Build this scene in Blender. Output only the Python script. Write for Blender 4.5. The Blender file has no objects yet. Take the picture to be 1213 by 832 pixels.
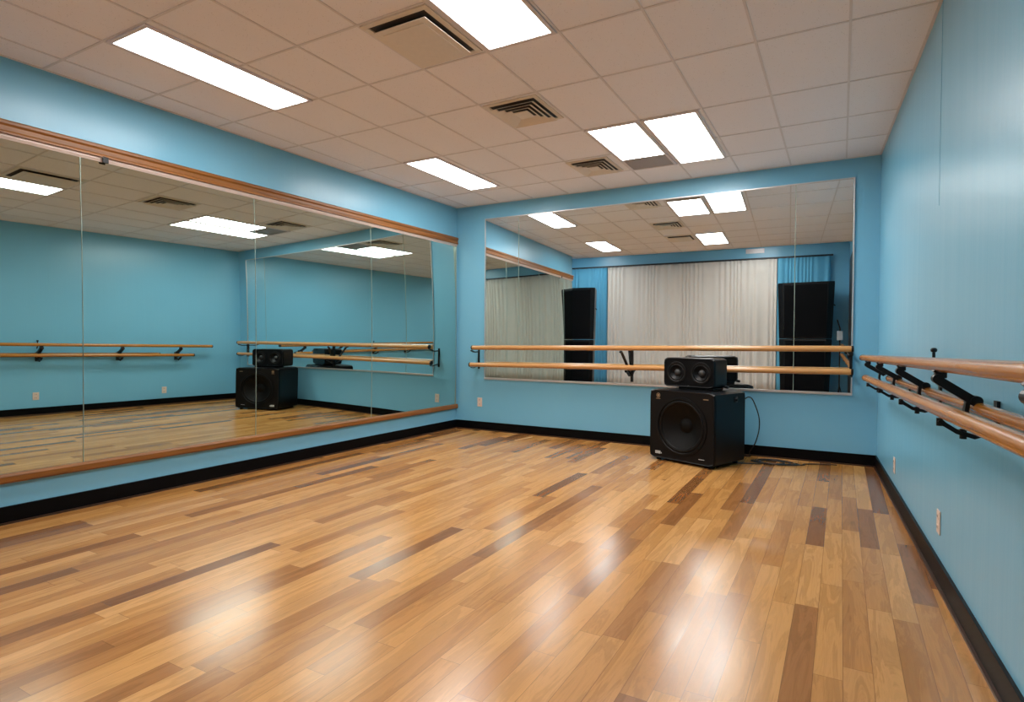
import bpy, bmesh, math, random
from mathutils import Vector, Matrix
random.seed(7)
S = bpy.context.scene
C = S.collection
PI = math.pi

# ------------------------------------------------------------------ camera, world, exposure
CAM_H = 1.19
F_PX, YAW, PIT, ROLL = 694.8, 0.51133, 0.01889, -0.00564
cd = bpy.data.cameras.new('camera'); cam = bpy.data.objects.new('camera', cd); C.objects.link(cam)
cd.sensor_width = 36.0; cd.lens = F_PX / 1213 * 36.0; cd.clip_start = 0.02
_r = Vector((math.cos(YAW), math.sin(YAW), 0))
_u = Vector((-math.sin(YAW) * math.sin(PIT), math.cos(YAW) * math.sin(PIT), math.cos(PIT)))
_f = Vector((-math.sin(YAW) * math.cos(PIT), math.cos(YAW) * math.cos(PIT), -math.sin(PIT)))
_X = _r * math.cos(ROLL) - _u * math.sin(ROLL)
_Y = _r * math.sin(ROLL) + _u * math.cos(ROLL)
M = Matrix((_X, _Y, -_f)).transposed().to_4x4(); M.translation = (0, 0, CAM_H)
cam.matrix_world = M
S.camera = cam

w = bpy.data.worlds.new('world'); S.world = w; w.use_nodes = True
w.node_tree.nodes['Background'].inputs[0].default_value = (0.75, 0.85, 1, 1)
w.node_tree.nodes['Background'].inputs[1].default_value = 0.05
S.view_settings.view_transform = 'Standard'; S.view_settings.look = 'None'
S.view_settings.gamma = 1; S.view_settings.use_curve_mapping = False
S.view_settings.exposure = -0.1
LAMP = 25.5
S.cycles.max_bounces = 14; S.cycles.glossy_bounces = 8; S.cycles.diffuse_bounces = 6
S.cycles.sample_clamp_indirect = 6

# ------------------------------------------------------------------ materials
def lin(r, g, b):
    f = lambda c: (c / 255 / 12.92) if c <= 10 else ((c / 255 + 0.055) / 1.055) ** 2.4
    return (f(r), f(g), f(b), 1)

class NT:
    def __init__(s, name):
        s.m = bpy.data.materials.new(name); s.m.use_nodes = True
        s.t = s.m.node_tree; s.t.nodes.clear()
        s.out = s.t.nodes.new('ShaderNodeOutputMaterial')
    def n(s, typ, **kw):
        nd = s.t.nodes.new(typ)
        for k, v in kw.items():
            if k.startswith('i_'):
                key = k[2:]; key = int(key) if key.isdigit() else key.replace('_', ' ')
                if hasattr(v, 'is_output') or isinstance(v, bpy.types.NodeSocket): s.t.links.new(v, nd.inputs[key])
                else: nd.inputs[key].default_value = v
            else: setattr(nd, k, v)
        return nd
    def math(s, op, a, b=0.0, c=None):
        nd = s.t.nodes.new('ShaderNodeMath'); nd.operation = op
        for i, v in enumerate((a, b) if c is None else (a, b, c)):
            if isinstance(v, bpy.types.NodeSocket): s.t.links.new(v, nd.inputs[i])
            else: nd.inputs[i].default_value = v
        return nd.outputs[0]
    def mix(s, fac, a, b, mode='MIX'):
        nd = s.t.nodes.new('ShaderNodeMix'); nd.data_type = 'RGBA'; nd.blend_type = mode
        for i, v in ((0, fac), (6, a), (7, b)):
            if isinstance(v, bpy.types.NodeSocket): s.t.links.new(v, nd.inputs[i])
            else: nd.inputs[i].default_value = v
        return nd.outputs[2]
    def ramp(s, fac, stops):
        nd = s.t.nodes.new('ShaderNodeValToRGB'); e = nd.color_ramp.elements
        while len(e) < len(stops): e.new(0.5)
        for k, (p, c) in enumerate(stops): e[k].position = p; e[k].color = c
        s.t.links.new(fac, nd.inputs[0]); return nd.outputs[0]
    def bump(s, h, strength, dist):
        nd = s.n('ShaderNodeBump', i_Strength=strength, i_Distance=dist, i_Height=h); return nd.outputs[0]
    def bsdf(s, **kw):
        nd = s.n('ShaderNodeBsdfPrincipled', **kw); s.t.links.new(nd.outputs[0], s.out.inputs[0]); return s.m
    def coord(s):
        return s.n('ShaderNodeNewGeometry').outputs['Position']

def simple(name, col, rough=0.5, metal=0.0, var=0.06, scale=30, spec=0.5, bump=0.0, coat=0.0):
    t = NT(name); p = t.n('ShaderNodeTexCoord').outputs['Object']
    nz = t.n('ShaderNodeTexNoise', i_Vector=p, i_Scale=float(scale), i_Detail=4.0).outputs[0]
    k = t.math('MULTIPLY_ADD', nz, 2 * var, 1 - var)
    cc = t.mix(1.0, col, t.n('ShaderNodeCombineColor', i_0=k, i_1=k, i_2=k).outputs[0], 'MULTIPLY')
    kw = dict(i_Base_Color=cc, i_Roughness=rough, i_Metallic=metal)
    nd = t.n('ShaderNodeBsdfPrincipled', **kw); nd.inputs['Specular IOR Level'].default_value = spec
    nd.inputs['Coat Weight'].default_value = coat
    if bump: t.t.links.new(t.bump(nz, bump, 0.002), nd.inputs['Normal'])
    t.t.links.new(nd.outputs[0], t.out.inputs[0]); return t.m

def wall_paint():
    t = NT('blue_paint'); p = t.coord()
    n1 = t.n('ShaderNodeTexNoise', i_Vector=p, i_Scale=1.3, i_Detail=3.0).outputs[0]
    n2 = t.n('ShaderNodeTexNoise', i_Vector=p, i_Scale=90.0, i_Detail=2.0).outputs[0]
    mp = t.n('ShaderNodeMapping', i_Vector=p); mp.inputs['Scale'].default_value = (9, 9, 0.35)
    n3 = t.n('ShaderNodeTexNoise', i_Vector=mp.outputs[0], i_Scale=1.6, i_Detail=3.0).outputs[0]
    c = t.mix(n1, lin(114, 180, 210), lin(121, 186, 215))
    h = t.math('ADD', t.math('MULTIPLY', n2, 0.12), t.math('MULTIPLY', n3, 0.6))
    r = t.math('MULTIPLY_ADD', n3, 0.10, 0.25)
    return t.bsdf(i_Base_Color=c, i_Roughness=r, i_Normal=t.bump(h, 0.22, 0.01))

def floor_wood():
    t = NT('maple_planks'); sx = t.n('ShaderNodeSeparateXYZ', i_0=t.coord())
    X, Y = sx.outputs[0], sx.outputs[1]
    W = 0.094; L = 0.9
    u = t.math('DIVIDE', t.math('ADD', X, 20), W); row = t.math('FLOOR', u)
    ro = t.n('ShaderNodeTexWhiteNoise', noise_dimensions='1D', i_W=row).outputs[0]
    v = t.math('ADD', t.math('DIVIDE', t.math('ADD', Y, 20), L), t.math('MULTIPLY', ro, 13.7)); colm = t.math('FLOOR', v)
    idv = t.n('ShaderNodeCombineXYZ', i_0=row, i_1=colm, i_2=0.5).outputs[0]
    wn = t.n('ShaderNodeTexWhiteNoise', noise_dimensions='3D', i_Vector=idv)
    rnd = wn.outputs[0]
    base = t.ramp(rnd, [(0.0, lin(126, 80, 42)), (0.10, lin(148, 98, 52)), (0.24, lin(176, 122, 64)), (0.5, lin(192, 138, 76)), (0.8, lin(202, 150, 90)), (1.0, lin(172, 116, 54))])
    # grain, shifted per plank
    g = t.n('ShaderNodeCombineXYZ', i_0=t.math('ADD', t.math('MULTIPLY', X, 16.0), t.math('MULTIPLY', rnd, 91.0)),
            i_1=t.math('ADD', t.math('MULTIPLY', Y, 1.7), t.math('MULTIPLY', rnd, 47.0)), i_2=rnd).outputs[0]
    nz = t.n('ShaderNodeTexNoise', i_Vector=g, i_Scale=1.0, i_Detail=5.0, i_Roughness=0.62, i_Distortion=1.2).outputs[0]
    fine = t.n('ShaderNodeCombineXYZ', i_0=t.math('MULTIPLY', X, 160.0), i_1=t.math('MULTIPLY', Y, 5.0), i_2=rnd).outputs[0]
    nf = t.n('ShaderNodeTexNoise', i_Vector=fine, i_Scale=1.0, i_Detail=3.0).outputs[0]
    rings = t.math('SINE', t.math('MULTIPLY', nz, 38.0))
    k = t.math('ADD', t.math('MINIMUM', t.math('MULTIPLY_ADD', nz, 0.9, 0.53), 1.06), t.math('ADD', t.math('MULTIPLY', rings, 0.06), t.math('MULTIPLY_ADD', nf, 0.16, -0.08)))
    kc = t.n('ShaderNodeCombineColor', i_0=k, i_1=t.math('POWER', k, 1.08), i_2=t.math('POWER', k, 1.22)).outputs[0]
    c = t.mix(1.0, base, kc, 'MULTIPLY')
    # knots
    kv = t.n('ShaderNodeTexVoronoi', i_Vector=t.n('ShaderNodeCombineXYZ', i_0=t.math('MULTIPLY', X, 2.6), i_1=t.math('MULTIPLY', Y, 1.5), i_2=0.0).outputs[0], i_Scale=1.0).outputs['Distance']
    kn = t.math('SUBTRACT', 1.0, t.math('DIVIDE', kv, 0.05))
    kn = t.math('MULTIPLY', t.math('MAXIMUM', kn, 0.0), 0.7)
    c = t.mix(kn, c, lin(84, 44, 20))
    # joints
    fu = t.math('FRACT', u); fv = t.math('FRACT', v)
    eu = t.math('MULTIPLY', t.math('MINIMUM', fu, t.math('SUBTRACT', 1.0, fu)), W)
    ev = t.math('MULTIPLY', t.math('MINIMUM', fv, t.math('SUBTRACT', 1.0, fv)), L)
    e = t.math('MINIMUM', eu, ev)
    j = t.math('LESS_THAN', e, 0.0011)
    c = t.mix(t.math('MULTIPLY', j, 0.55), c, lin(70, 38, 16))
    r = t.math('ADD', t.math('MULTIPLY_ADD', nz, 0.08, 0.155), t.math('MULTIPLY', rnd, 0.04))
    nd = t.n('ShaderNodeBsdfPrincipled', i_Base_Color=c, i_Roughness=r)
    nd.inputs['Specular IOR Level'].default_value = 0.5
    t.t.links.new(nd.outputs[0], t.out.inputs[0]); return t.m

def tile_mat():
    t = NT('acoustic_tile'); p = t.coord()
    v = t.n('ShaderNodeTexVoronoi', i_Vector=p, i_Scale=70.0).outputs['Distance']
    n1 = t.n('ShaderNodeTexNoise', i_Vector=p, i_Scale=26.0, i_Detail=4.0).outputs[0]
    n2 = t.n('ShaderNodeTexNoise', i_Vector=p, i_Scale=1.2).outputs[0]
    spot = t.math('MULTIPLY', t.math('LESS_THAN', v, 0.16), t.math('GREATER_THAN', n1, 0.52))
    c = t.mix(n2, lin(240, 235, 236), lin(245, 240, 241))
    c = t.mix(t.math('MULTIPLY', spot, 0.45), c, lin(140, 124, 108))
    return t.bsdf(i_Base_Color=c, i_Roughness=0.9, i_Normal=t.bump(t.math('SUBTRACT', n1, spot), 0.5, 0.003))

def mirror_mat(name, tint, normal=None):
    t = NT(name); p = t.coord()
    n = t.n('ShaderNodeTexNoise', i_Vector=p, i_Scale=3.0, i_Detail=3.0).outputs[0]
    c = t.mix(n, tint, tuple(x * 0.97 for x in tint[:3]) + (1,))
    g = t.n('ShaderNodeBsdfGlossy', i_Color=c, i_Roughness=0.0)
    if normal:   # the sheet hangs slightly out of true with the wall
        v = t.n('ShaderNodeCombineXYZ', i_0=normal[0], i_1=normal[1], i_2=normal[2])
        t.t.links.new(v.outputs[0], g.inputs['Normal'])
    t.t.links.new(g.outputs[0], t.out.inputs[0]); return t.m

def wood(name, a, b, axis, rough=0.3, coat=0.35):
    t = NT(name); p = t.n('ShaderNodeTexCoord').outputs['Object']
    mp = t.n('ShaderNodeMapping', i_Vector=p)
    sc = [40, 40, 40]; sc[axis] = 2.0; mp.inputs['Scale'].default_value = sc
    n = t.n('ShaderNodeTexNoise', i_Vector=mp.outputs[0], i_Scale=1.0, i_Detail=4.0, i_Distortion=0.4).outputs[0]
    c = t.ramp(n, [(0.25, a), (0.75, b)])
    nd = t.n('ShaderNodeBsdfPrincipled', i_Base_Color=c, i_Roughness=rough)
    nd.inputs['Coat Weight'].default_value = coat; nd.inputs['Coat Roughness'].default_value = 0.15
    t.t.links.new(nd.outputs[0], t.out.inputs[0]); return t.m

def emis(name, col, st):
    t = NT(name); p = t.n('ShaderNodeTexCoord').outputs['Object']
    v = t.n('ShaderNodeTexVoronoi', i_Vector=p, i_Scale=120.0).outputs['Distance']
    k = t.math('MULTIPLY', t.math('MULTIPLY_ADD', v, 0.1, 0.95), st)
    e = t.n('ShaderNodeEmission', i_Color=col, i_Strength=k)
    t.t.links.new(e.outputs[0], t.out.inputs[0]); return t.m

def fabric(name, col, transl=0.0):
    t = NT(name); p = t.n('ShaderNodeTexCoord').outputs['Object']
    wv = t.n('ShaderNodeTexNoise', i_Vector=p, i_Scale=300.0, i_Detail=1.0).outputs[0]
    c = t.mix(wv, col, tuple(x * 0.9 for x in col[:3]) + (1,))
    return t.bsdf(i_Base_Color=c, i_Roughness=0.85, i_Normal=t.bump(wv, 0.15, 0.001))

M_WALL = wall_paint(); M_FLOOR = floor_wood(); M_TILE = tile_mat()
M_TBAR = simple('grid_metal', lin(222, 214, 212), 0.5)
M_BASE = simple('black_vinyl', lin(3, 3, 5), 0.45, spec=0.12)
M_SHOE = simple('shoe_moulding', lin(60, 40, 28), 0.35)
M_MIRL = mirror_mat('mirror_glass_tinted', (0.62, 0.72, 0.67, 1))
d2 = math.radians(2.0)
M_MIRB = mirror_mat('mirror_glass', (0.88, 0.96, 0.98, 1), (math.sin(d2), -math.cos(d2), 0.0))
M_ALU = simple('aluminium_trim', lin(205, 205, 205), 0.35, 0.6)
M_PTRIM = simple('mirror_channel', lin(214, 196, 186), 0.4, 0.3)
M_SEAM = simple('glass_edge', lin(150, 170, 160), 0.3, 0.4)
M_FRAME = wood('oak_frame', lin(112, 66, 18), lin(150, 94, 32), 1, 0.42, 0.0)
M_BARRE_Y = wood('beech_barre', lin(166, 104, 36), lin(188, 126, 52), 1, 0.25)
M_BARRE_X = wood('beech_barre_back', lin(186, 132, 76), lin(202, 150, 92), 0, 0.3)
M_IRON = simple('black_iron', lin(10, 11, 13), 0.4, 0.3)
M_CAB = simple('black_cabinet', lin(6, 7, 10), 0.36, 0.0, spec=0.22, bump=0.25, scale=160)
M_BAFFLE = simple('black_baffle', lin(8, 5, 5), 0.6, spec=0.2, bump=0.2, scale=200)
M_CONE = simple('paper_cone', lin(5, 4, 4), 0.6, spec=0.2)
M_CONE2 = simple('woofer_cone', lin(8, 8, 9), 0.5, spec=0.3)
M_CAPM = simple('dust_cap', lin(60, 60, 60), 0.3)
M_SURR = simple('rubber_surround', lin(8, 8, 9), 0.5, spec=0.2)
M_GRILLE = simple('grille_cloth', lin(3, 4, 7), 0.85, spec=0.15, bump=0.5, scale=300)
M_PRINT = simple('white_print', lin(225, 225, 225), 0.5)
M_GOLD = simple('badge_print', lin(170, 140, 105), 0.4)
M_LAMP = emis('lit_diffuser', (1.0, 0.96, 0.93, 1), LAMP)
M_LFRAME = simple('fixture_frame', lin(215, 205, 205), 0.4)
M_LGREY = simple('fixture_blank', lin(150, 142, 140), 0.5)
M_VENT = simple('vent_metal', lin(226, 214, 198), 0.45)
M_VDARK = simple('vent_throat', lin(66, 58, 52), 0.7)
M_SHEER = fabric('white_drape', lin(226, 220, 212))
M_BLUEC = fabric('blue_drape', lin(96, 172, 205))
M_TRACK = simple('curtain_track', lin(30, 32, 36), 0.5)
M_PLATE = simple('outlet_plate', lin(222, 200, 186), 0.4)
M_SLOT = simple('outlet_slot', lin(40, 34, 30), 0.5)
M_CABLE = simple('cable_rubber', lin(12, 12, 13), 0.5)
M_DOOR = simple('dark_door', lin(14, 15, 18), 0.4)
M_TAPE = simple('pale_tape', lin(210, 180, 140), 0.5)

# ------------------------------------------------------------------ mesh helpers
def link(name, bm, mats, parent=None, smooth=False, recalc=True):
    if recalc: bmesh.ops.recalc_face_normals(bm, faces=bm.faces)
    me = bpy.data.meshes.new(name); bm.to_mesh(me); bm.free()
    for m in (mats if isinstance(mats, (list, tuple)) else [mats]): me.materials.append(m)
    if smooth:
        for p in me.polygons: p.use_smooth = True
        if smooth != 'all':
            me.set_sharp_from_angle(angle=math.radians(35))
    o = bpy.data.objects.new(name, me); C.objects.link(o)
    if parent is not None: o.parent = parent
    return o

def box(bm, x0, x1, y0, y1, z0, z1, bev=0.0, seg=2, mi=0, mat=None):
    r = bmesh.ops.create_cube(bm, size=1.0)
    vs = r['verts']
    for v in vs:
        v.co = Vector(((x0 + x1) / 2 + v.co.x * (x1 - x0), (y0 + y1) / 2 + v.co.y * (y1 - y0), (z0 + z1) / 2 + v.co.z * (z1 - z0)))
    fs = set(f for v in vs for f in v.link_faces)
    for f in fs: f.material_index = mi
    if bev:
        es = list(set(e for v in vs for e in v.link_edges))
        r2 = bmesh.ops.bevel(bm, geom=es, offset=bev, segments=seg, profile=0.5, affect='EDGES')
        vs = list(set(v for f in r2['faces'] for v in f.verts) | set(v for v in vs if v.is_valid))
    if mat is not None: bmesh.ops.transform(bm, matrix=mat, verts=vs)
    return vs

def prism(bm, pts, z0, z1, mi=0):
    a = [bm.verts.new((x, y, z0)) for x, y in pts]; b = [bm.verts.new((x, y, z1)) for x, y in pts]
    n = len(pts); fs = [bm.faces.new(a[::-1]), bm.faces.new(b)]
    for i in range(n): fs.append(bm.faces.new((a[i], a[(i + 1) % n], b[(i + 1) % n], b[i])))
    for f in fs: f.material_index = mi

def tube(bm, pts, r, n=12, cap=True, mi=0):
    pts = [Vector(p) for p in pts]; rings = []
    up = Vector((0, 0, 1))
    for i, p in enumerate(pts):
        t = (pts[min(i + 1, len(pts) - 1)] - pts[max(i - 1, 0)]).normalized()
        a = t.cross(up)
        if a.length < 1e-3: a = t.cross(Vector((1, 0, 0)))
        a.normalize(); b = t.cross(a).normalized()
        rr = r[i] if isinstance(r, (list, tuple)) else r
        rings.append([bm.verts.new(p + a * rr * math.cos(2 * PI * k / n) + b * rr * math.sin(2 * PI * k / n)) for k in range(n)])
    for i in range(len(rings) - 1):
        for k in range(n):
            f = bm.faces.new((rings[i][k], rings[i][(k + 1) % n], rings[i + 1][(k + 1) % n], rings[i + 1][k])); f.material_index = mi
    if cap:
        bm.faces.new(rings[0][::-1]).material_index = mi; bm.faces.new(rings[-1]).material_index = mi

def lathe(bm, prof, n=48, M=None, closed_end=True):
    rings = []
    for r, h in prof:
        if r < 1e-5: rings.append([bm.verts.new((0, h, 0))])
        else: rings.append([bm.verts.new((r * math.cos(2 * PI * k / n), h, r * math.sin(2 * PI * k / n))) for k in range(n)])
    for a, b in zip(rings, rings[1:]):
        for k in range(n):
            k2 = (k + 1) % n
            if len(a) == 1 and len(b) == 1: continue
            if len(a) == 1: bm.faces.new((a[0], b[k], b[k2]))
            elif len(b) == 1: bm.faces.new((a[k], a[k2], b[0]))
            else: bm.faces.new((a[k], a[k2], b[k2], b[k]))
    if M is not None: bmesh.ops.transform(bm, matrix=M, verts=[v for r in rings for v in r])

def rot_prism(bm, prof, y0, y1, M=None, mi=0):
    """profile in XZ extruded along Y"""
    a = [bm.verts.new((x, y0, z)) for x, z in prof]; b = [bm.verts.new((x, y1, z)) for x, z in prof]
    n = len(prof); fs = [bm.faces.new(a), bm.faces.new(b[::-1])]
    for i in range(n): fs.append(bm.faces.new((a[i], b[i], b[(i + 1) % n], a[(i + 1) % n])))
    for f in fs: f.material_index = mi
    if M is not None: bmesh.ops.transform(bm, matrix=M, verts=a + b)

def thing(name, label, cat, loc=(0, 0, 0), rz=0.0, group=None):
    o = bpy.data.objects.new(name, None); C.objects.link(o); o.empty_display_size = 0.1
    o.location = loc; o.rotation_euler = (0, 0, rz); return tag(o, label, cat, group)
def tag(o, label, cat, group=None):
    o['label'] = label; o['category'] = cat
    if group: o['group'] = group
    return o
def struct(name, bm, m, label=None, cat=None):
    o = link(name, bm, m); o['kind'] = 'structure'
    if label: o['label'] = label
    if cat: o['category'] = cat
    return o
def dup(root, loc=None, rz=None, label=None):
    r = root.copy(); C.objects.link(r)
    if loc is not None: r.location = loc
    if rz is not None: r.rotation_euler = (0, 0, rz)
    if label: r['label'] = label
    for ch in list(root.children):
        c = ch.copy(); C.objects.link(c); c.parent = r
        for g in list(ch.children):
            e = g.copy(); C.objects.link(e); e.parent = c
    return r

# ------------------------------------------------------------------ room shell
B = 6.538; ZC = 2.959; ZR = 3.36; Y0 = -1.0; YS = 1.12; YK = 1.50
xL = lambda y: -4.528 - 0.01911 * (B - y)
xR = lambda y: 0.307 + 0.04542 * (B - y)
angL = math.atan(0.01911); angR = math.atan(0.04542)
XA = -6.1
TH = 0.15

bm = bmesh.new(); prism(bm, [(XA - TH, Y0 - TH), (xR(Y0) + TH, Y0 - TH), (xR(B) + TH + .05, B + TH), (xL(B) - TH, B + TH), (xL(YK) - TH, YK + TH), (XA - TH, YK + TH)], -0.1, 0)
struct('floor', bm, M_FLOOR, 'glossy wooden plank floor of the dance studio', 'floor')
bm = bmesh.new(); prism(bm, [(xL(B) - TH, B), (xR(B) + TH, B), (xR(B) + TH, B + TH), (xL(B) - TH, B + TH)], 0, ZR + .1)
struct('wall_back', bm, M_WALL, 'light blue wall behind the loudspeakers, carrying the wide mirror', 'wall')
bm = bmesh.new(); prism(bm, [(xL(YK), YK), (xL(B), B), (xL(B) - TH, B), (xL(YK) - TH, YK + TH), (XA, YK + TH), (XA, YK)], 0, ZR + .1)
struct('wall_left', bm, M_WALL, 'blue wall on the left carrying the long oak framed mirror', 'wall')
bm = bmesh.new(); prism(bm, [(xR(Y0), Y0), (xR(Y0) + TH, Y0), (xR(B) + TH, B), (xR(B), B)], 0, ZR + .1)
struct('wall_right', bm, M_WALL, 'satin blue wall on the right behind the doubled barres', 'wall')
bm = bmesh.new(); box(bm, XA - TH, xR(Y0) + TH, Y0 - TH, Y0, 0, ZR + .1)
struct('wall_rear', bm, M_WALL, 'blue rear wall seen only in the mirrors, behind the drapes', 'wall')
bm = bmesh.new(); box(bm, XA - TH, XA, Y0, YK + TH, 0, ZR + .1)
struct('wall_recess', bm, M_WALL, 'blue side wall of the rear recess', 'wall')

# ceiling with T-bar grid
cols = [0.02 - 0.485 * k for k in range(0, 10)]
rows = [1.28, 1.88, 2.48, 3.09, 3.75, 4.62, 5.33, 5.93]
bm = bmesh.new()
prism(bm, [(xL(YS) - .05, YS), (xR(YS) + .05, YS), (xR(B) + .05, B + .05), (xL(B) - .05, B + .05)], ZC, ZC + 0.06, 0)
for x in cols:
    box(bm, x - .007, x + .007, YS, B, ZC - .005, ZC + .001, mi=1)
for y in rows:
    box(bm, xL(y), xR(y), y - .007, y + .007, ZC - .0045, ZC + .001, mi=1)
# wall angle along the perimeter
prism(bm, [(xL(YS), YS), (xL(YS) + .016, YS), (xL(B) + .016, B), (xL(B), B)], ZC - .006, ZC, 1)
prism(bm, [(xR(YS), YS), (xR(B), B), (xR(B) - .016, B), (xR(YS) - .016, YS)], ZC - .006, ZC, 1)
box(bm, xL(B), xR(B), B - .016, B, ZC - .006, ZC, mi=1)
o = struct('ceiling', bm, [M_TILE, M_TBAR], 'suspended ceiling of speckled beige tiles in a metal grid', 'ceiling')
bm = bmesh.new()
box(bm, XA, xR(Y0) + .05, Y0, YS, ZR, ZR + .06)
box(bm, XA, xR(YS) + .05, YS, YS + .05, ZC + .0, ZR + .06)
box(bm, XA, xL(YS) - .05, YS + .05, YK, ZR, ZR + .06)
for k in range(14): box(bm, XA + .3 + .485 * k, XA + .318 + .485 * k, Y0, YS, ZR - .005, ZR + .001, mi=1)
for y in (-.4, .2, .8): box(bm, XA, xR(y), y - .009, y + .009, ZR - .0045, ZR + .001, mi=1)
struct('ceiling_rear', bm, [M_TILE, M_TBAR], 'raised tiled ceiling over the rear of the studio', 'ceiling').name = 'ceiling.001'

# baseboards
bm = bmesh.new(); box(bm, xL(B), xR(B), B - .014, B, 0, .112, .003)
box(bm, xL(B), xR(B), B - .026, B - .014, 0, .012, mi=1)
struct('baseboard_back', bm, [M_BASE, M_SHOE], 'black baseboard along the back wall', 'baseboard')
def side_base(name, xf, s, y0, y1, lab):
    bm = bmesh.new()
    prism(bm, [(xf(y0), y0), (xf(y0) + s * .014, y0), (xf(y1) + s * .014, y1), (xf(y1), y1)], 0, .112)
    prism(bm, [(xf(y0) + s * .014, y0), (xf(y0) + s * .026, y0), (xf(y1) + s * .026, y1), (xf(y1) + s * .014, y1)], 0, .012, 1)
    struct(name, bm, [M_BASE, M_SHOE], lab, 'baseboard')
side_base('baseboard_left', xL, 1, YK, B - .03, 'black baseboard below the oak framed mirror')
side_base('baseboard_right', xR, -1, Y0, B - .03, 'black baseboard below the barres of the right wall')
bm = bmesh.new(); box(bm, XA, xR(Y0), Y0, Y0 + .014, 0, .112)
struct('baseboard_rear', bm, M_BASE, 'black baseboard of the rear wall', 'baseboard')

# ------------------------------------------------------------------ left mirror
LM = thing('wall_mirror', 'long oak framed mirror of joined panes on the left blue wall', 'mirror', (xL(B), B, 0), -angL + 0.0)
# local frame: +Y runs along wall away from back corner in -Y; +X into room
def LY(y): return -(B - y) / math.cos(angL)
KZ = 0.029; ZM = 1.135
def bow(z): return 0.033 - 0.5 * KZ * (z - ZM) ** 2
ys = [YK + .02, 2.09, 3.448, 4.90, 6.475]
for i in range(4):
    a, b = LY(ys[i]) + .0025, LY(ys[i + 1]) - .0025
    bm = bmesh.new(); z0, z1 = .315, 2.465; n = 48; fr = []
    for k in range(n + 1):
        z = z0 + (z1 - z0) * k / n
        fr.append((bm.verts.new((bow(z), a, z)), bm.verts.new((bow(z), b, z))))
    for k in range(n): bm.faces.new((fr[k][0], fr[k][1], fr[k + 1][1], fr[k + 1][0])).smooth = True
    bk = [bm.verts.new(c) for c in ((.0015, a, z0), (.0015, b, z0), (.0015, b, z1), (.0015, a, z1))]
    bm.faces.new((bk[0], bk[3], bk[2], bk[1])).material_index = 1
    bm.faces.new([bk[0], bk[1], fr[0][1], fr[0][0]]).material_index = 1
    bm.faces.new([bk[3], bk[2], fr[n][1], fr[n][0]]).material_index = 1
    bm.faces.new([bk[0]] + [f[0] for f in fr] + [bk[3]]).material_index = 1
    bm.faces.new([bk[1]] + [f[1] for f in fr] + [bk[2]]).material_index = 1
    me = bpy.data.meshes.new('mirror_pane'); 
    bmesh.ops.recalc_face_normals(bm, faces=bm.faces)
    es = [e for e in bm.edges if len(e.link_faces) == 2 and e.link_faces[0].material_index != e.link_faces[1].material_index]
    for e in es: e.smooth = False
    bm.to_mesh(me); bm.free(); me.materials.append(M_MIRL); me.materials.append(M_SEAM)
    p = bpy.data.objects.new('mirror_pane', me); C.objects.link(p); p.parent = LM
for y in ys[1:4]:
    bm = bmesh.new(); n = 24; pr = []
    for k in range(n + 1):
        z = .315 + 2.15 * k / n; pr.append(Vector((bow(z) + .0012, LY(y), z)))
    tube(bm, pr, .0028, 6); link('seam_strip', bm, M_SEAM, LM, smooth=True)
def fr_prof(prof, z, name, mat, ext=0.0):
    bm = bmesh.new(); rot_prism(bm, [(x, z + dz) for x, dz in prof], LY(YK) - .0, LY(6.52) + ext); link(name, bm, mat, LM)
top = [(0, 0), (.036, 0), (.036, .012), (.030, .022), (.030, .050), (.040, .062), (.040, .078), (.030, .088), (.012, .092), (0, .092)]
fr_prof(top, 2.468, 'top_rail', M_FRAME)
fr_prof([(0, 0), (.020, 0), (.020, -.012), (.012, -.032), (0, -.032)], 2.468, 'top_channel', M_PTRIM)
fr_prof([(0, 0), (.030, 0), (.042, .012), (.042, .045), (.034, .062), (0, .062)], .262, 'bottom_rail', M_FRAME)
bm = bmesh.new(); box(bm, 0, .034, LY(6.478), LY(6.486), .324, 2.44); link('end_strip', bm, M_SEAM, LM)
bm = bmesh.new(); box(bm, .030, .036, LY(2.22), LY(2.26), 2.43, 2.475, .002); link('mirror_clip', bm, M_IRON, LM)

# ------------------------------------------------------------------ back mirror
BM = thing('wall_mirror', 'wide frameless-looking mirror in thin aluminium trim on the back wall', 'mirror', (-1.99, B, 0))
x0, x1, z0, z1 = -4.078, .098, .672, 2.768
xs = [x0 + .014, -3.575, -.416, x1 - .014]
for i in range(3):
    bm = bmesh.new(); box(bm, xs[i] + 1.99 + .002, xs[i + 1] + 1.99 - .002, -.008, -.001, z0 + .012, z1 - .012, mi=1)
    bm.faces.ensure_lookup_table(); bm.normal_update()
    for f in bm.faces:
        if f.normal.y < -.9: f.material_index = 0
    link('mirror_pane', bm, [M_MIRB, M_SEAM], BM)
for x in xs[1:3]:
    bm = bmesh.new(); box(bm, x + 1.99 - .003, x + 1.99 + .003, -.0095, -.001, z0 + .012, z1 - .012); link('seam_strip', bm, M_SEAM, BM)
a, b = x0 + 1.99, x1 + 1.99
for nm, q in (('top_trim', (a, b, z1 - .014, z1)), ('bottom_trim', (a, b, z0, z0 + .024)), ('side_trim', (a, a + .010, z0 + .024, z1 - .014)), ('side_trim', (b - .012, b, z0 + .024, z1 - .014))):
    bm = bmesh.new(); box(bm, q[0], q[1], -.016, 0, q[2], q[3], .002); link(nm, bm, M_ALU, BM)

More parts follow.
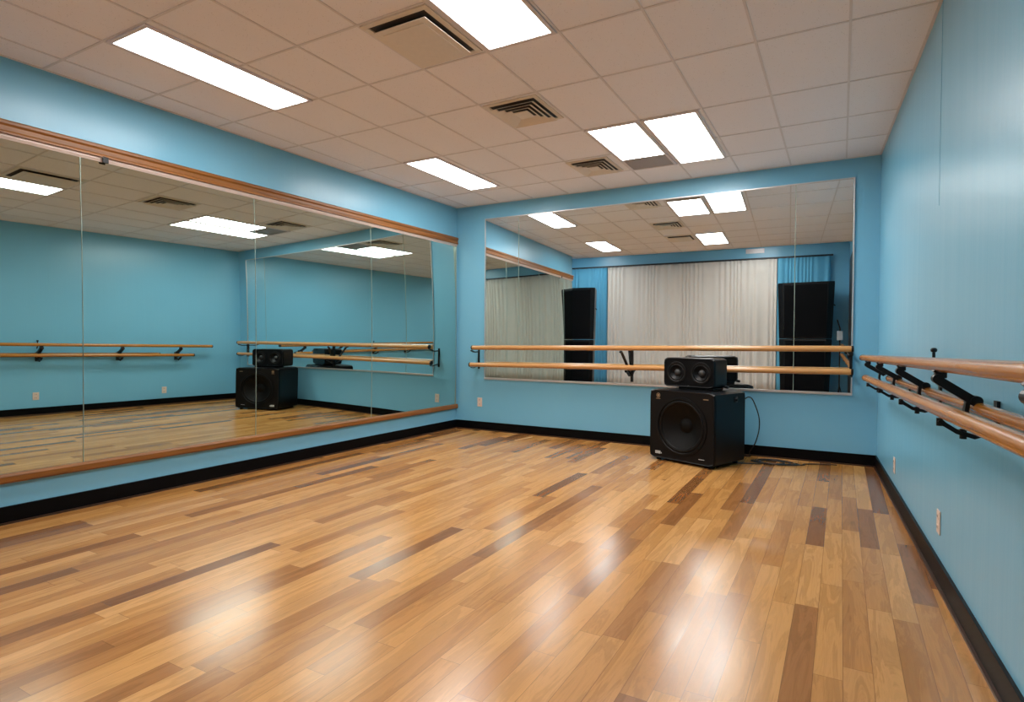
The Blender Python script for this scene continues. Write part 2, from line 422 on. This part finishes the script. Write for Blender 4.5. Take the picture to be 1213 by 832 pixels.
# ------------------------------------------------------------------ ceiling lights
LIGHTS = [(-3.84, -3.43, 1.885, 3.085, 0, 'long narrow ceiling light nearest the camera, above the oak framed mirror'),
          (-1.905, -1.445, 1.90, 3.08, 0, 'wide ceiling light cut by the top edge of the photo, beside the large vent'),
          (-3.84, -3.43, 4.60, 5.81, 0, 'lone narrow ceiling light towards the left rear corner'),
          (-1.91, -1.45, 4.62, 5.93, .36, 'smaller lit panel of the side by side pair, grey strip at its end'),
          (-1.43, -.98, 4.62, 5.93, 0, 'larger lit panel of the side by side pair of ceiling lights')]
for i, (xa, xb, ya, yb, blank, lab) in enumerate(LIGHTS + [(-5.0, -4.55, -.2, .9, 0, 'left of the two added ceiling lights brightening the rear drapes, out of view'), (-1.2, -.75, -.2, .9, 0, 'right of the two added ceiling lights brightening the rear drapes, out of view')]):  # last two are unseen fixtures added to brighten the rear of the studio
    zc = ZC if i < 5 else ZR
    t = thing('ceiling_light', lab, 'ceiling light', ((xa + xb) / 2, (ya + yb) / 2, zc), 0, 'recessed ceiling lights')
    hx, hy = (xb - xa) / 2, (yb - ya) / 2
    bm = bmesh.new(); fw = .026
    for q in ((-hx, hx, -hy, -hy + fw), (-hx, hx, hy - fw, hy), (-hx, -hx + fw, -hy + fw, hy - fw), (hx - fw, hx, -hy + fw, hy - fw)):
        box(bm, *q, -.014, -.001, .002)
    link('frame', bm, M_LFRAME, t)
    bm = bmesh.new(); box(bm, -hx + fw, hx - fw, -hy + fw, hy - fw - blank, -.008, -.002); link('diffuser', bm, M_LAMP, t)
    if blank:
        bm = bmesh.new(); box(bm, -hx + fw, hx - fw, hy - fw - blank, hy - fw, -.010, -.002); link('blank_plate', bm, M_LGREY, t)

# ------------------------------------------------------------------ ceiling vents
def vent(cx, cy, hx, hy, kind, lab):
    t = thing('ceiling_vent', lab, 'vent', (cx, cy, ZC), 0, 'square ceiling vents')
    bm = bmesh.new(); fw = .035
    for q in ((-hx, hx, -hy, -hy + fw), (-hx, hx, hy - fw, hy), (-hx, -hx + fw, -hy + fw, hy - fw), (hx - fw, hx, -hy + fw, hy - fw)):
        box(bm, *q, -.010, -.001, .002)
    link('frame', bm, M_VENT, t)
    bm = bmesh.new(); box(bm, -hx + fw, hx - fw, -hy + fw, hy - fw, -.003, -.001); link('throat', bm, M_VDARK, t)
    def pyr(f0, f1, za, zb, name, close=False):
        bm = bmesh.new(); n = 4
        q = [(-1, -1), (1, -1), (1, 1), (-1, 1)]
        ax, ay = (hx - fw), (hy - fw)
        A = [bm.verts.new((sx * ax * f0, sy * ay * f0, za)) for sx, sy in q]
        Bv = [bm.verts.new((sx * ax * f1, sy * ay * f1, zb)) for sx, sy in q]
        for k in range(4): bm.faces.new((A[k], A[(k + 1) % 4], Bv[(k + 1) % 4], Bv[k]))
        if close: bm.faces.new(Bv)
        o = link(name, bm, M_VENT, t)
        s = o.modifiers.new('s', 'SOLIDIFY'); s.thickness = .003
    if kind == 'plaque':
        bm = bmesh.new(); box(bm, -(hx - fw) * .93, (hx - fw) * .93, -(hy - fw) * .90, (hy - fw) * .90, -.032, -.027, .002)
        link('face_plate', bm, M_VENT, t)
        bm = bmesh.new(); box(bm, -(hx - fw) * .74, (hx - fw) * .74, -(hy - fw) * .74, (hy - fw) * .74, -.036, -.031, .003)
        link('plaque', bm, M_VENT, t)
        for sx in (-1, 1):
            for sy in (-1, 1):
                bm = bmesh.new(); box(bm, sx * hx * .6 - .006, sx * hx * .6 + .006, sy * hy * .6 - .006, sy * hy * .6 + .006, -.028, -.002); link('hanger', bm, M_VDARK, t)
    else:
        pyr(.80, .98, -.012, -.030, 'louvre'); pyr(.58, .76, -.012, -.030, 'louvre'); pyr(.38, .54, -.012, -.030, 'louvre')
        pyr(.18, .32, -.012, -.026, 'louvre')
        bm = bmesh.new(); box(bm, -(hx - fw) * .3, (hx - fw) * .3, -(hy - fw) * .3, (hy - fw) * .3, -.030, -.025, .003); link('centre_plate', bm, M_VENT, t)
vent(-2.165, 2.775, .232, .285, 'plaque', 'large flat-faced ceiling vent beside the wide light at the photo top')
vent(-2.165, 4.03, .225, .25, 'cone', 'stepped square ceiling vent in the middle, its rim smudged dark')
vent(-2.205, 5.63, .215, .255, 'cone', 'small stepped ceiling vent beside the paired lights')

# ------------------------------------------------------------------ barres
def barre(name, p0, p1, r, mat, lab, grp, cap_end=True):
    p0, p1 = Vector(p0), Vector(p1); L = (p1 - p0).length
    d = (p1 - p0).normalized()
    ax = 1 if mat is M_BARRE_Y else 0
    o = thing(name, lab, 'ballet barre', p0, 0, grp)
    bm = bmesh.new(); n = 10
    e = .006
    pts = [Vector(), d * e] + [d * (e + (L - 2 * e) * k / n) for k in range(1, n)] + [d * (L - e), d * L]
    tube(bm, pts, [r - e] + [r] * (len(pts) - 2) + [r - e], 20); link('rail', bm, mat, o, smooth=True)
    for q, s in ((Vector(), -1), (d * L, 1)):
        bm = bmesh.new(); tube(bm, [q - d * s * .012, q - d * s * .010, q + d * s * .006, q + d * s * .009], [r * .9, r * 1.06, r * 1.06, r * .8], 20)
        link('end_cap', bm, M_IRON, o, smooth=True)
    return o
def R3(y, off, z): return (xR(y) - off, y, z)
g = 'long barres of the right wall'
yR_end = 1.45
barre('ballet_barre', R3(5.92, .17, 1.053), R3(yR_end, .17, 1.053 + (5.92 - yR_end) * .01683), .0255, M_BARRE_Y, 'upper wooden barre of the right wall, highest and farthest out', g)
barre('ballet_barre', R3(5.62, .17, .893), R3(yR_end, .17, .893 + (5.62 - yR_end) * .01745), .0255, M_BARRE_Y, 'lower wooden barre of the right wall on the room side', g)
barre('ballet_barre', R3(5.15, .055, .922), R3(yR_end, .055, .922 + (5.15 - yR_end) * .0132), .0225, M_BARRE_Y, 'lower wooden barre tight against the right wall, behind the brackets', g)
YB = B - .19
zu = lambda x: 1.088 + (x + 4.15) * .0085
zl = lambda x: .868 + (x + 4.19) * .0091
g = 'two barres across the back mirror'
barre('ballet_barre', (-4.15, YB, zu(-4.15)), (.095, YB, zu(.095)), .028, M_BARRE_X, 'upper wooden barre across the back wall mirror', g)
barre('ballet_barre', (-4.185, YB, zl(-4.185)), (.095, YB, zl(.095)), .028, M_BARRE_X, 'lower wooden barre across the back wall mirror, passing behind the small speaker', g)

# right wall brackets: local -X toward room, Y along the wall
def strap(bm, pts, w, th):
    """flat bar of width w (along Y) through XZ points"""
    pts = [Vector((p[0], 0, p[1])) for p in pts]
    L, R = [], []
    for i, p in enumerate(pts):
        t = (pts[min(i + 1, len(pts) - 1)] - pts[max(i - 1, 0)]).normalized(); nrm = Vector((-t.z, 0, t.x)) * th / 2
        L.append((p + nrm)); R.append((p - nrm))
    loop = L + R[::-1]
    rot_prism(bm, [(v.x, v.z) for v in loop], -w / 2, w / 2)
def right_bracket(y, lab):
    zU = 1.053 + (5.92 - y) * .01683; zL = .893 + (5.62 - y) * .01745; zI = .922 + (5.15 - y) * .0132
    t = thing('barre_bracket', lab, 'bracket', (xR(y), y, 0), angR, 'black brackets of the right wall barres')
    bm = bmesh.new()
    strap(bm, [(-.180, zU - .050), (-.170, zU - .060), (-.072, zI + .026), (-.058, zI + .016)], .038, .031)
    tube(bm, [(-.178, -.021, zU - .051), (-.178, .021, zU - .051)], .018, 16)
    tube(bm, [(-.066, -.022, zI + .028), (-.066, .022, zI + .028)], .018, 16)
    link('arm', bm, M_IRON, t)
    bm = bmesh.new(); a = []
    for k in range(9):
        th = PI * (1.25 + .5 * k / 8)
        a.append((-.17 + .0305 * math.cos(th), zU + .0305 * math.sin(th)))
    strap(bm, a, .034, .007); 
    box(bm, -.188, -.152, -.017, .017, zU - .048, zU - .026, .004); link('saddle', bm, M_IRON, t)
    bm = bmesh.new(); strap(bm, [(-.006, zI + .030), (-.006, zI - .11)], .040, .010)
    link('wall_plate', bm, M_IRON, t)
    bm = bmesh.new()
    pts = [(-.072, zI + .034), (-.090, zI + .026), (-.094, zI - .01), (-.085, zI - .045), (-.04, zI - .062), (-.012, zI - .06)]
    strap(bm, pts, .034, .014)
    strap(bm, [(-.012, zI - .075), (-.07, zI - .10), (-.12, zL - .075), (-.158, zL - .050), (-.172, zL - .036)], .030, .016)
    link('lower_arm', bm, M_IRON, t)
    bm = bmesh.new(); M_ = Matrix.Translation((-.17, 0, zL - .036)) 
    tube(bm, [(-.17, 0, zL - .030), (-.17, 0, zL - .058)], .010, 12); link('bolt', bm, M_IRON, t, smooth=True)
    bm = bmesh.new(); tube(bm, [(-.10, 0, zL - .065), (-.10, 0, zL - .10)], .011, 12); link('bolt', bm, M_IRON, t, smooth=True)
    for zz in (zI - .050, zI - .095):
        bm = bmesh.new(); tube(bm, [(-.010, -.0, zz), (-.020, 0, zz)], .008, 10); link('screw', bm, M_ALU, t, smooth=True)
    return t
for y, lab in ((5.42, 'farthest black bracket of the right wall barres, nearest the back corner'),
               (4.58, 'second black bracket from the back corner under the right barres'),
               (3.60, 'third black bracket from the back corner, round knob above the barre'),
               (2.62, 'nearest black bracket of the right wall barres, longest in the photo'),
               (1.62, 'black bracket of the right barres just beyond the right photo edge')):
    t = right_bracket(y, lab)
    if abs(y - 3.60) < .01:
        zU = 1.053 + (5.92 - y) * .01683
        bm = bmesh.new(); lathe(bm, [(0, .016), (.010, .014), (.015, .006), (.013, -.004), (.006, -.008), (.006, -.05)], 16, Matrix.Translation((-.035, 0, zU + .055)) @ Matrix.Rotation(PI / 2, 4, 'X'))
        link('knob', bm, M_IRON, t, smooth=True)
        bm = bmesh.new(); tube(bm, [(-.035, 0, zU + .045), (-.035, 0, zU - .02), (-.012, 0, zU - .06)], .007, 10)
        link('knob_rod', bm, M_IRON, t, smooth=True)

# back wall brackets
def back_bracket(x, lab, small=False):
    t = thing('barre_bracket', lab, 'bracket', (x, B, 0), 0, 'black brackets of the back wall barres')
    zU, zLo = zu(x), zl(x)
    def sb(pts, w, th, xo=0, sh=0.0):
        bm_ = bmesh.new()
        strap(bm_, pts, w, th)   # XZ profile, extruded Y -> rotate so X -> Y
        bmesh.ops.transform(bm_, matrix=Matrix.Translation((xo, 0, 0)) @ Matrix.Rotation(PI / 2, 4, 'Z'), verts=bm_.verts)
        for v in bm_.verts: v.co.x += (zU - v.co.z) * sh
        return bm_
    ypl = -.019
    if small:
        link('arm', sb([(ypl, zU - .055), (-.12, zU - .06), (-.19, zU - .038)], .030, .014), M_IRON, t)
        link('arm', sb([(ypl, zLo - .02), (-.15, zLo - .045), (-.19, zLo - .037)], .024, .010), M_IRON, t)
        link('wall_plate', sb([(-.006 if x < x0 or x > x1 else ypl, zU - .02), (-.006 if x < x0 or x > x1 else ypl, zLo - .06)], .024, .012), M_IRON, t)
        return t
    bm = sb([(-.19, zU - .039), (-.165, zU - .055), (-.085, zLo + .02), (-.06, zLo - .05), (ypl - .006, zLo - .09)], .030, .016, -.05, .26)
    link('arm', bm, M_IRON, t)
    link('wall_plate', sb([(ypl, zU - .02), (ypl, zLo - .17)], .026, .012, .035), M_IRON, t)
    bm = sb([(-.19, zLo - .038), (-.13, zLo - .055), (-.05, zLo - .10), (ypl, zLo - .10)], .028, .014, .02); link('lower_arm', bm, M_IRON, t)
    bm = bmesh.new(); tube(bm, [(-.045, -.19, zU - .034), (-.045, -.19, zU - .055)], .012, 12); link('bolt', bm, M_IRON, t, smooth=True)
    bm = bmesh.new(); tube(bm, [(.02, -.19, zLo - .034), (.02, -.19, zLo - .055)], .012, 12); link('bolt', bm, M_IRON, t, smooth=True)
    return t
back_bracket(-4.165, 'small black bracket at the left end of the back mirror barres', True)
back_bracket(-2.12, 'tall black bracket at the middle of the back mirror barres', False)
back_bracket(.085, 'small black bracket at the right end of the back mirror barres', True)

# ------------------------------------------------------------------ loudspeakers
def rrect(w, h, r, n=64):
    """n points, symmetric, going round a rounded rectangle starting at angle 0 (by perimeter direction rays)"""
    out = []
    for k in range(n):
        a = 2 * PI * (k + .5) / n; c, s = math.cos(a), math.sin(a)
        t = min((w / 2) / abs(c) if abs(c) > 1e-6 else 1e9, (h / 2) / abs(s) if abs(s) > 1e-6 else 1e9)
        x, z = c * t, s * t
        cx, cz = w / 2 - r, h / 2 - r
        if abs(x) > cx and abs(z) > cz:
            # intersect the ray with the corner arc
            ux, uz = abs(c), abs(s); bb = ux * cx + uz * cz; cc = cx * cx + cz * cz - r * r
            tt = bb + math.sqrt(max(bb * bb - cc, 0)); x, z = c * tt, s * tt
        out.append((x, z))
    return out
def loops_mesh(bm, loops, mi=0):
    V = [[bm.verts.new(p) for p in lp] for lp in loops]
    for A, D in zip(V, V[1:]):
        n = len(A)
        for k in range(n): bm.faces.new((A[k], A[(k + 1) % n], D[(k + 1) % n], D[k])).material_index = mi
    return V
def cabinet_shell(w, h, d, r, zc, lip=.012, back_scale=1.0):
    bm = bmesh.new(); L = []
    for (sc, y) in ((.94, d), (1.0, d - .02), (1.0, .03), (1.0, 0.012)):
        L.append([(x * (sc if sc < 1 else 1), y, zc + z * sc) for x, z in rrect(w, h, r)])
    L.append([(x, 0.0, zc + z) for x, z in rrect(w - .016, h - .016, r)])
    L.append([(x, 0.004, zc + z) for x, z in rrect(w - .016 - lip, h - .016 - lip, max(r - .008, .004))])
    V = loops_mesh(bm, L); bm.faces.new(V[0])
    return bm
def plate_hole(bm, w, h, r, cx, cz, R, y, n=64):
    a = [(cx + x, y, cz + z) for x, z in rrect(w, h, r, n)]
    k_ = []
    for k in range(n):
        th = 2 * PI * (k + .5) / n; k_.append((cx + R * math.cos(th), y, cz + R * math.sin(th)))
    back = [(p[0], y + .05, p[2]) for p in k_]
    loops_mesh(bm, [a, k_, back])

SW, SH, SD = .73, .685, .55
sub = thing('subwoofer', 'large black subwoofer cabinet on the wooden floor with one big round cone', 'speaker', (-1.339, 5.713, 0), -.3700)
ZC_S = .022 + SH / 2
link('cabinet', cabinet_shell(SW, SH, SD, .035, ZC_S), M_CAB, sub, smooth=True)
bm = bmesh.new(); plate_hole(bm, SW - .028, SH - .028, .02, 0, ZC_S, .272, .004); link('baffle', bm, M_BAFFLE, sub, smooth=True)
T = Matrix.Translation((0, .004, ZC_S))
bm = bmesh.new(); lathe(bm, [(.282, .001), (.282, -.008), (.262, -.010), (.256, -.004), (.256, .01)], 64, T); link('trim_ring', bm, M_SURR, sub, smooth=True)
bm = bmesh.new(); lathe(bm, [(.257, .008), (.25, -.002), (.238, -.006), (.226, -.002), (.219, .010)], 64, T); link('surround', bm, M_SURR, sub, smooth=True)
bm = bmesh.new(); lathe(bm, [(.219, .010), (.15, .055), (.085, .085), (.072, .088), (.055, .072), (.03, .062), (0, .058)], 64, T); link('cone', bm, M_CONE, sub, smooth=True)
for sx in (-1, 1):
    for yy in (.06, SD - .06): bm = bmesh.new(); lathe(bm, [(0, 0), (.024, 0), (.026, .004), (.022, .024), (0, .024)], 16, Matrix.Translation((sx * .29, yy, 0)) @ Matrix.Rotation(PI / 2, 4, 'X')); link('foot', bm, M_SURR, sub, smooth=True)
# badge, prints
bm = bmesh.new(); lathe(bm, [(0, -.003), (.012, -.003), (.0125, 0), (0, .001)], 24, Matrix.Translation((-.262, .0035, ZC_S + .283)))
for k in range(3): lathe(bm, [(.018 + .003 * (k == 2), -.002), (.020 + .003 * (k == 2), -.002), (.020, 0)], 24, Matrix.Translation((-.262, .0035, ZC_S + .283)))
for k in range(5): box(bm, -.287 + .010 * k, -.280 + .010 * k, .001, .0038, ZC_S + .248, ZC_S + .254)
link('badge', bm, M_GOLD, sub)
bm = bmesh.new()
for k in range(5): box(bm, .243 + .011 * k, .251 + .011 * k, .001, .0038, ZC_S + .275, ZC_S + .283)
link('model_print', bm, M_GOLD, sub)
bm = bmesh.new()
for k, h_ in enumerate((.028, .028, .028, .028, .026)):
    for j in range(3): box(bm, -.292 + .0125 * k, -.2825 + .0125 * k, .001, .0038, ZC_S - .298 + .0105 * j, ZC_S - .291 + .0105 * j)
    box(bm, -.292 + .0125 * k, -.289 + .0125 * k, .001, .0038, ZC_S - .298, ZC_S - .270)
vs = [bm.verts.new(c) for c in ((-.226, .001, ZC_S - .298), (-.226, .001, ZC_S - .276), (-.214, .001, ZC_S - .289))]; bm.faces.new(vs)
link('logo_print', bm, M_PRINT, sub)
bm = bmesh.new()
for k in range(7): box(bm, .20 + .009 * k, .2065 + .009 * k, .001, .0038, ZC_S - .288, ZC_S - .284)
link('small_print', bm, M_PRINT, sub)
bm = bmesh.new(); tube(bm, [(SW / 2 - .002, .36, ZC_S + .27), (SW / 2 + .022, .36, ZC_S + .27)], .016, 16); box(bm, SW / 2 - .004, SW / 2 + .004, .33, .39, ZC_S + .24, ZC_S + .30, .002)
link('input_socket', bm, M_IRON, sub, smooth=True)

TW, THH, TD = .555, .292, .27
ts = thing('bookshelf_speaker', 'small black speaker with two round drivers standing on the large subwoofer', 'speaker', (-1.315, 5.905, .707), -.297)
ZT = .022 + THH / 2
link('cabinet', cabinet_shell(TW, THH, TD, .035, ZT), M_CAB, ts, smooth=True)
bm = bmesh.new(); hw = (TW - .028) / 2
for s in (-1, 1): plate_hole(bm, hw, THH - .028, .004, s * hw / 2, ZT, .085, .004)
link('baffle', bm, M_CAB, ts, smooth=True)
for s in (-1, 1):
    T = Matrix.Translation((s * hw / 2, .004, ZT))
    bm = bmesh.new(); lathe(bm, [(.108, .0), (.106, -.006), (.092, -.007), (.084, -.002), (.084, .004), (.080, .0), (.074, -.003), (.066, .006), (.040, .028), (.034, .028)], 48, T)
    dr = link('driver', bm, M_CONE2, ts, smooth=True)
    bm = bmesh.new(); lathe(bm, [(.034, .028), (.031, .016), (.020, .006), (0, .002)], 32, T); link('dust_cap', bm, M_CAPM, dr, smooth=True)
bm = bmesh.new(); box(bm, -.12, TW / 2 - .03, .03, TD - .03, 0.001, .024, .004); link('base_pad', bm, M_SURR, ts)
bm = bmesh.new(); tube(bm, [(TW / 2 - .01, TD - .05, .035), (TW / 2 + .030, TD - .05, .030)], .014, 14); link('cable_plug', bm, M_IRON, ts, smooth=True)

def curve_pts(ctrl, n=10):
    P = [Vector(c) for c in ctrl]; out = []
    for i in range(len(P) - 1):
        p0, p1, p2, p3 = P[max(i - 1, 0)], P[i], P[i + 1], P[min(i + 2, len(P) - 1)]
        for k in range(n):
            t = k / n; out.append(0.5 * ((2 * p1) + (p2 - p0) * t + (2 * p0 - 5 * p1 + 4 * p2 - p3) * t * t + (-p0 + 3 * p1 - 3 * p2 + p3) * t ** 3))
    out.append(P[-1]); return out
bm = bmesh.new()
tube(bm, curve_pts([(-.795, 5.99, .64), (-.765, 6.00, .655), (-.74, 6.10, .62), (-.70, 6.22, .46), (-.70, 6.28, .32), (-.74, 6.34, .17), (-.80, 6.40, .06), (-.80, 6.42, .012), (-.86, 6.44, .008)]), .0055, 8)
tag(link('speaker_cable', bm, M_CABLE, smooth=True), 'thin black cable hanging from the subwoofer side down the blue wall', 'cable')
rr = random.Random(3); ctrl = []
for k in range(34):
    a = k * .95; ctrl.append((-.58 + .17 * math.cos(a) * (1 + .25 * rr.uniform(-1, 1)) + .004 * k - .04, 6.22 + .10 * math.sin(a) * (1 + .3 * rr.uniform(-1, 1)), .008 + .0012 * (k % 9)))
ctrl = [(-.85, 6.02, .007), (-.72, 6.08, .007)] + ctrl + [(-.30, 6.30, .007), (-.16, 6.38, .007), (-.02, 6.42, .007)]
bm = bmesh.new(); tube(bm, curve_pts(ctrl, 5), .005, 6)
tag(link('coiled_cable', bm, M_CABLE, smooth=True), 'tangled black cable lying on the floor right of the subwoofer', 'cable')
bm = bmesh.new(); box(bm, -.16, .16, -.007, .007, 0, .002, mat=Matrix.Translation((-3.32, 6.22, .0005)) @ Matrix.Rotation(1.35, 4, 'Z'))
tag(link('tape_strip', bm, M_TAPE), 'short pale tape strip on the floor by the back baseboard', 'tape')

# ------------------------------------------------------------------ outlets
def outlet(loc, rz, lab, w=.072, h=.118):
    t = thing('wall_outlet', lab, 'outlet', loc, rz, 'electrical wall outlets')
    bm = bmesh.new(); box(bm, -w / 2, w / 2, -.007, -.0005, -h / 2, h / 2, .003); link('plate', bm, M_PLATE, t)
    for s in (-1, 1):
        bm = bmesh.new(); box(bm, -.017, .017, -.0095, -.006, s * .028 - .016, s * .028 + .016, .003); r = link('socket', bm, M_PLATE, t)
        bm = bmesh.new()
        for q in (-.007, .007): box(bm, q - .0015, q + .0015, -.0100, -.009, s * .028 - .004, s * .028 + .009)
        link('slot', bm, M_SLOT, r)
outlet((-4.15, B, .367), 0, 'pale outlet plate on the back wall, left of its mirror corner')
outlet((xR(5.25), 5.25, .262), -PI / 2 + angR, 'pale outlet on the right wall, the one nearer the back corner')
outlet((xR(3.59), 3.59, .292), -PI / 2 + angR, 'pale outlet on the right wall, the one nearer the camera')

# ------------------------------------------------------------------ rear of the studio (seen in the mirrors)
def drape(name, xa, xb, y, z0, z1, mat, lab, folds, amp, grp, seed):
    r_ = random.Random(seed); bm = bmesh.new(); nx = int((xb - xa) / .0125); nz = 10; V = []
    ph = 0; phs = []
    for i in range(nx + 1):
        ph += 2 * PI * folds / nx * (1 + .5 * math.sin(i * .083 + seed) + .3 * math.sin(i * .21 + 2 * seed)); phs.append((ph, 1 + .35 * math.sin(i * .05 + 1.7 * seed)))
    for k in range(nz + 1):
        f = k / nz
        V.append([bm.verts.new((xa + (xb - xa) * i / nx, y + amp * (.55 + .45 * (1 - f)) * phs[i][1] * math.sin(phs[i][0] + .25 * math.sin(3 * f + i * .02)), z0 + (z1 - z0) * f)) for i in range(nx + 1)])
    for k in range(nz):
        for i in range(nx): bm.faces.new((V[k][i], V[k][i + 1], V[k + 1][i + 1], V[k + 1][i]))
    o = link(name, bm, mat, smooth='all'); s = o.modifiers.new('s', 'SOLIDIFY'); s.thickness = .003
    return tag(o, lab, 'curtain', grp)
YD = -.90
ZT_ = 2.985
drape('drape', -4.52, -.72, YD, .03, ZT_, M_SHEER, 'wide white drape across the rear wall, seen in both mirrors', 32, .025, 'drapes on the rear wall', 1)
drape('drape', -5.55, -4.54, YD + .012, .03, ZT_, M_BLUEC, 'blue drape left of the white one, beside the left tall loudspeaker', 10, .030, 'drapes on the rear wall', 2)
drape('drape', -.70, .30, YD + .012, .03, ZT_, M_BLUEC, 'blue drape right of the white one, above the right tall loudspeaker', 11, .030, 'drapes on the rear wall', 5)
tr = thing('curtain_rail', 'dark rail along the rear wall carrying the drapes', 'curtain rail', (-2.6, YD, 3.0))
bm = bmesh.new(); box(bm, -2.98, 2.95, -.02, .02, -.012, .022, .003); link('rail', bm, M_TRACK, tr)
for xx in (-2.7, -1.0, 1.0, 2.7):
    bm = bmesh.new(); box(bm, xx - .015, xx + .015, -.10, -.015, 0, .018); link('wall_arm', bm, M_TRACK, tr)
vt = thing('wall_vent', 'small white slotted vent on the rear wall above the drapes', 'vent', (-1.17, Y0, 3.19))
bm = bmesh.new(); box(bm, -.19, .19, .0005, .012, -.05, .05, .003); link('frame', bm, M_LFRAME, vt)
bm = bmesh.new()
for k in range(5): box(bm, -.17, .17, .011, .018, -.038 + .018 * k - .004, -.038 + .018 * k + .003)
link('slats', bm, M_ALU, vt)

def tall_speaker(loc, rz, lab, w=.74, h=2.32, d=.52, lean=.12, tw=1.0):
    t = thing('tall_loudspeaker', lab, 'speaker', loc, rz, 'tall black loudspeakers at the rear')
    # front faces +Y in local space
    def body(z0, z1, name):
        bm = bmesh.new(); L = []
        for f in (0, .03, .97, 1):
            z = z0 + (z1 - z0) * f; k = z / h; sc = .985 if f in (0, 1) else 1
            hw = w / 2 * (.84 + .16 * k) * sc; hd = d / 2 * sc
            L.append([(-hw, hd - .06 * k, z), (-hw * .8, hd, z), (hw * .8, hd, z), (hw, hd - .06, z), (hw * .86, -hd, z), (-hw * .86, -hd, z)])
        V = loops_mesh(bm, L); bm.faces.new(V[0]); bm.faces.new(V[-1]); return link(name, bm, M_CAB, t)
    hm = h * .52
    body(.03, hm - .004, 'lower_cabinet'); body(hm + .004, h, 'upper_cabinet')
    for a, b in ((.07, hm - .04), (hm + .04, h - .05)):
        bm = bmesh.new(); hw = w / 2 * .78
        box(bm, -hw * (.88 if a < .1 else .96), hw * (.88 if a < .1 else .96), d / 2 - .004, d / 2 + .008, a, b, .004); link('grille', bm, M_GRILLE, t)
    for sx in (-1, 1):
        bm = bmesh.new(); box(bm, sx * w * .38 - .03, sx * w * .38 + .03, -d / 2 + .04, d / 2 - .04, 0, .032, .004); link('skid', bm, M_SURR, t)
    bm = bmesh.new(); tube(bm, curve_pts([(w * .40, 0, h * .80), (w * .47, 0, h * .81), (w * .50, .02, h * .80)], 4), .012, 8); link('handle', bm, M_IRON, t, smooth=True)
    return t
tall_speaker((-4.62, .95, 0), -.12, 'tall black loudspeaker by the rear left wall, seen in both mirrors')
tall_speaker((-.15, -.52, 0), .10, 'tall wide black loudspeaker in front of the right blue drape, seen in the back mirror', w=1.05, h=2.40, d=.5)

st = thing('equipment_stand', 'thin black stand beside the right tall loudspeaker, seen in the back mirror', 'stand', (.43, .02, 0))
bm = bmesh.new(); tube(bm, [(0, 0, .02), (0, 0, 1.45)], .013, 10); link('pole', bm, M_IRON, st, smooth=True)
for k in range(3):
    a = k * 2 * PI / 3 + .2; bm = bmesh.new(); tube(bm, [(0, 0, .35), (.08 * math.cos(a), .20 * math.sin(a), .012)], .009, 8); link('leg', bm, M_IRON, st, smooth=True)
bm = bmesh.new(); box(bm, -.05, .05, -.05, .04, 1.22, 1.40, .01); link('head', bm, M_ALU, st)
bm = bmesh.new(); tube(bm, [(0, 0, 1.45), (-.05, .03, 1.62)], .012, 8); link('arm', bm, M_IRON, st, smooth=True)

bm = bmesh.new()
prism(bm, [(xR(1.35) - .001, 1.35), (xR(1.35) - .035, 1.35), (xR(.25) - .035, .25), (xR(.25) - .001, .25)], .0, 2.75)
o = struct('door_1', bm, M_DOOR, 'dark door on the right wall beside the camera', 'door')
bm = bmesh.new(); tube(bm, [(xR(1.2) - .035, 1.2, 1.02), (xR(1.2) - .085, 1.2, 1.02), (xR(1.2) - .085, 1.08, 1.02)], .010, 10); h = link('door_handle', bm, M_ALU, o, smooth=True)
# vertical panel joint on the right wall
bm = bmesh.new(); box(bm, xR(3.75) - .0015, xR(3.75) + .001, 3.748, 3.752, 1.9, ZC)
struct('trim_1', bm, M_WALL, 'faint vertical joint in the right wall', 'trim')
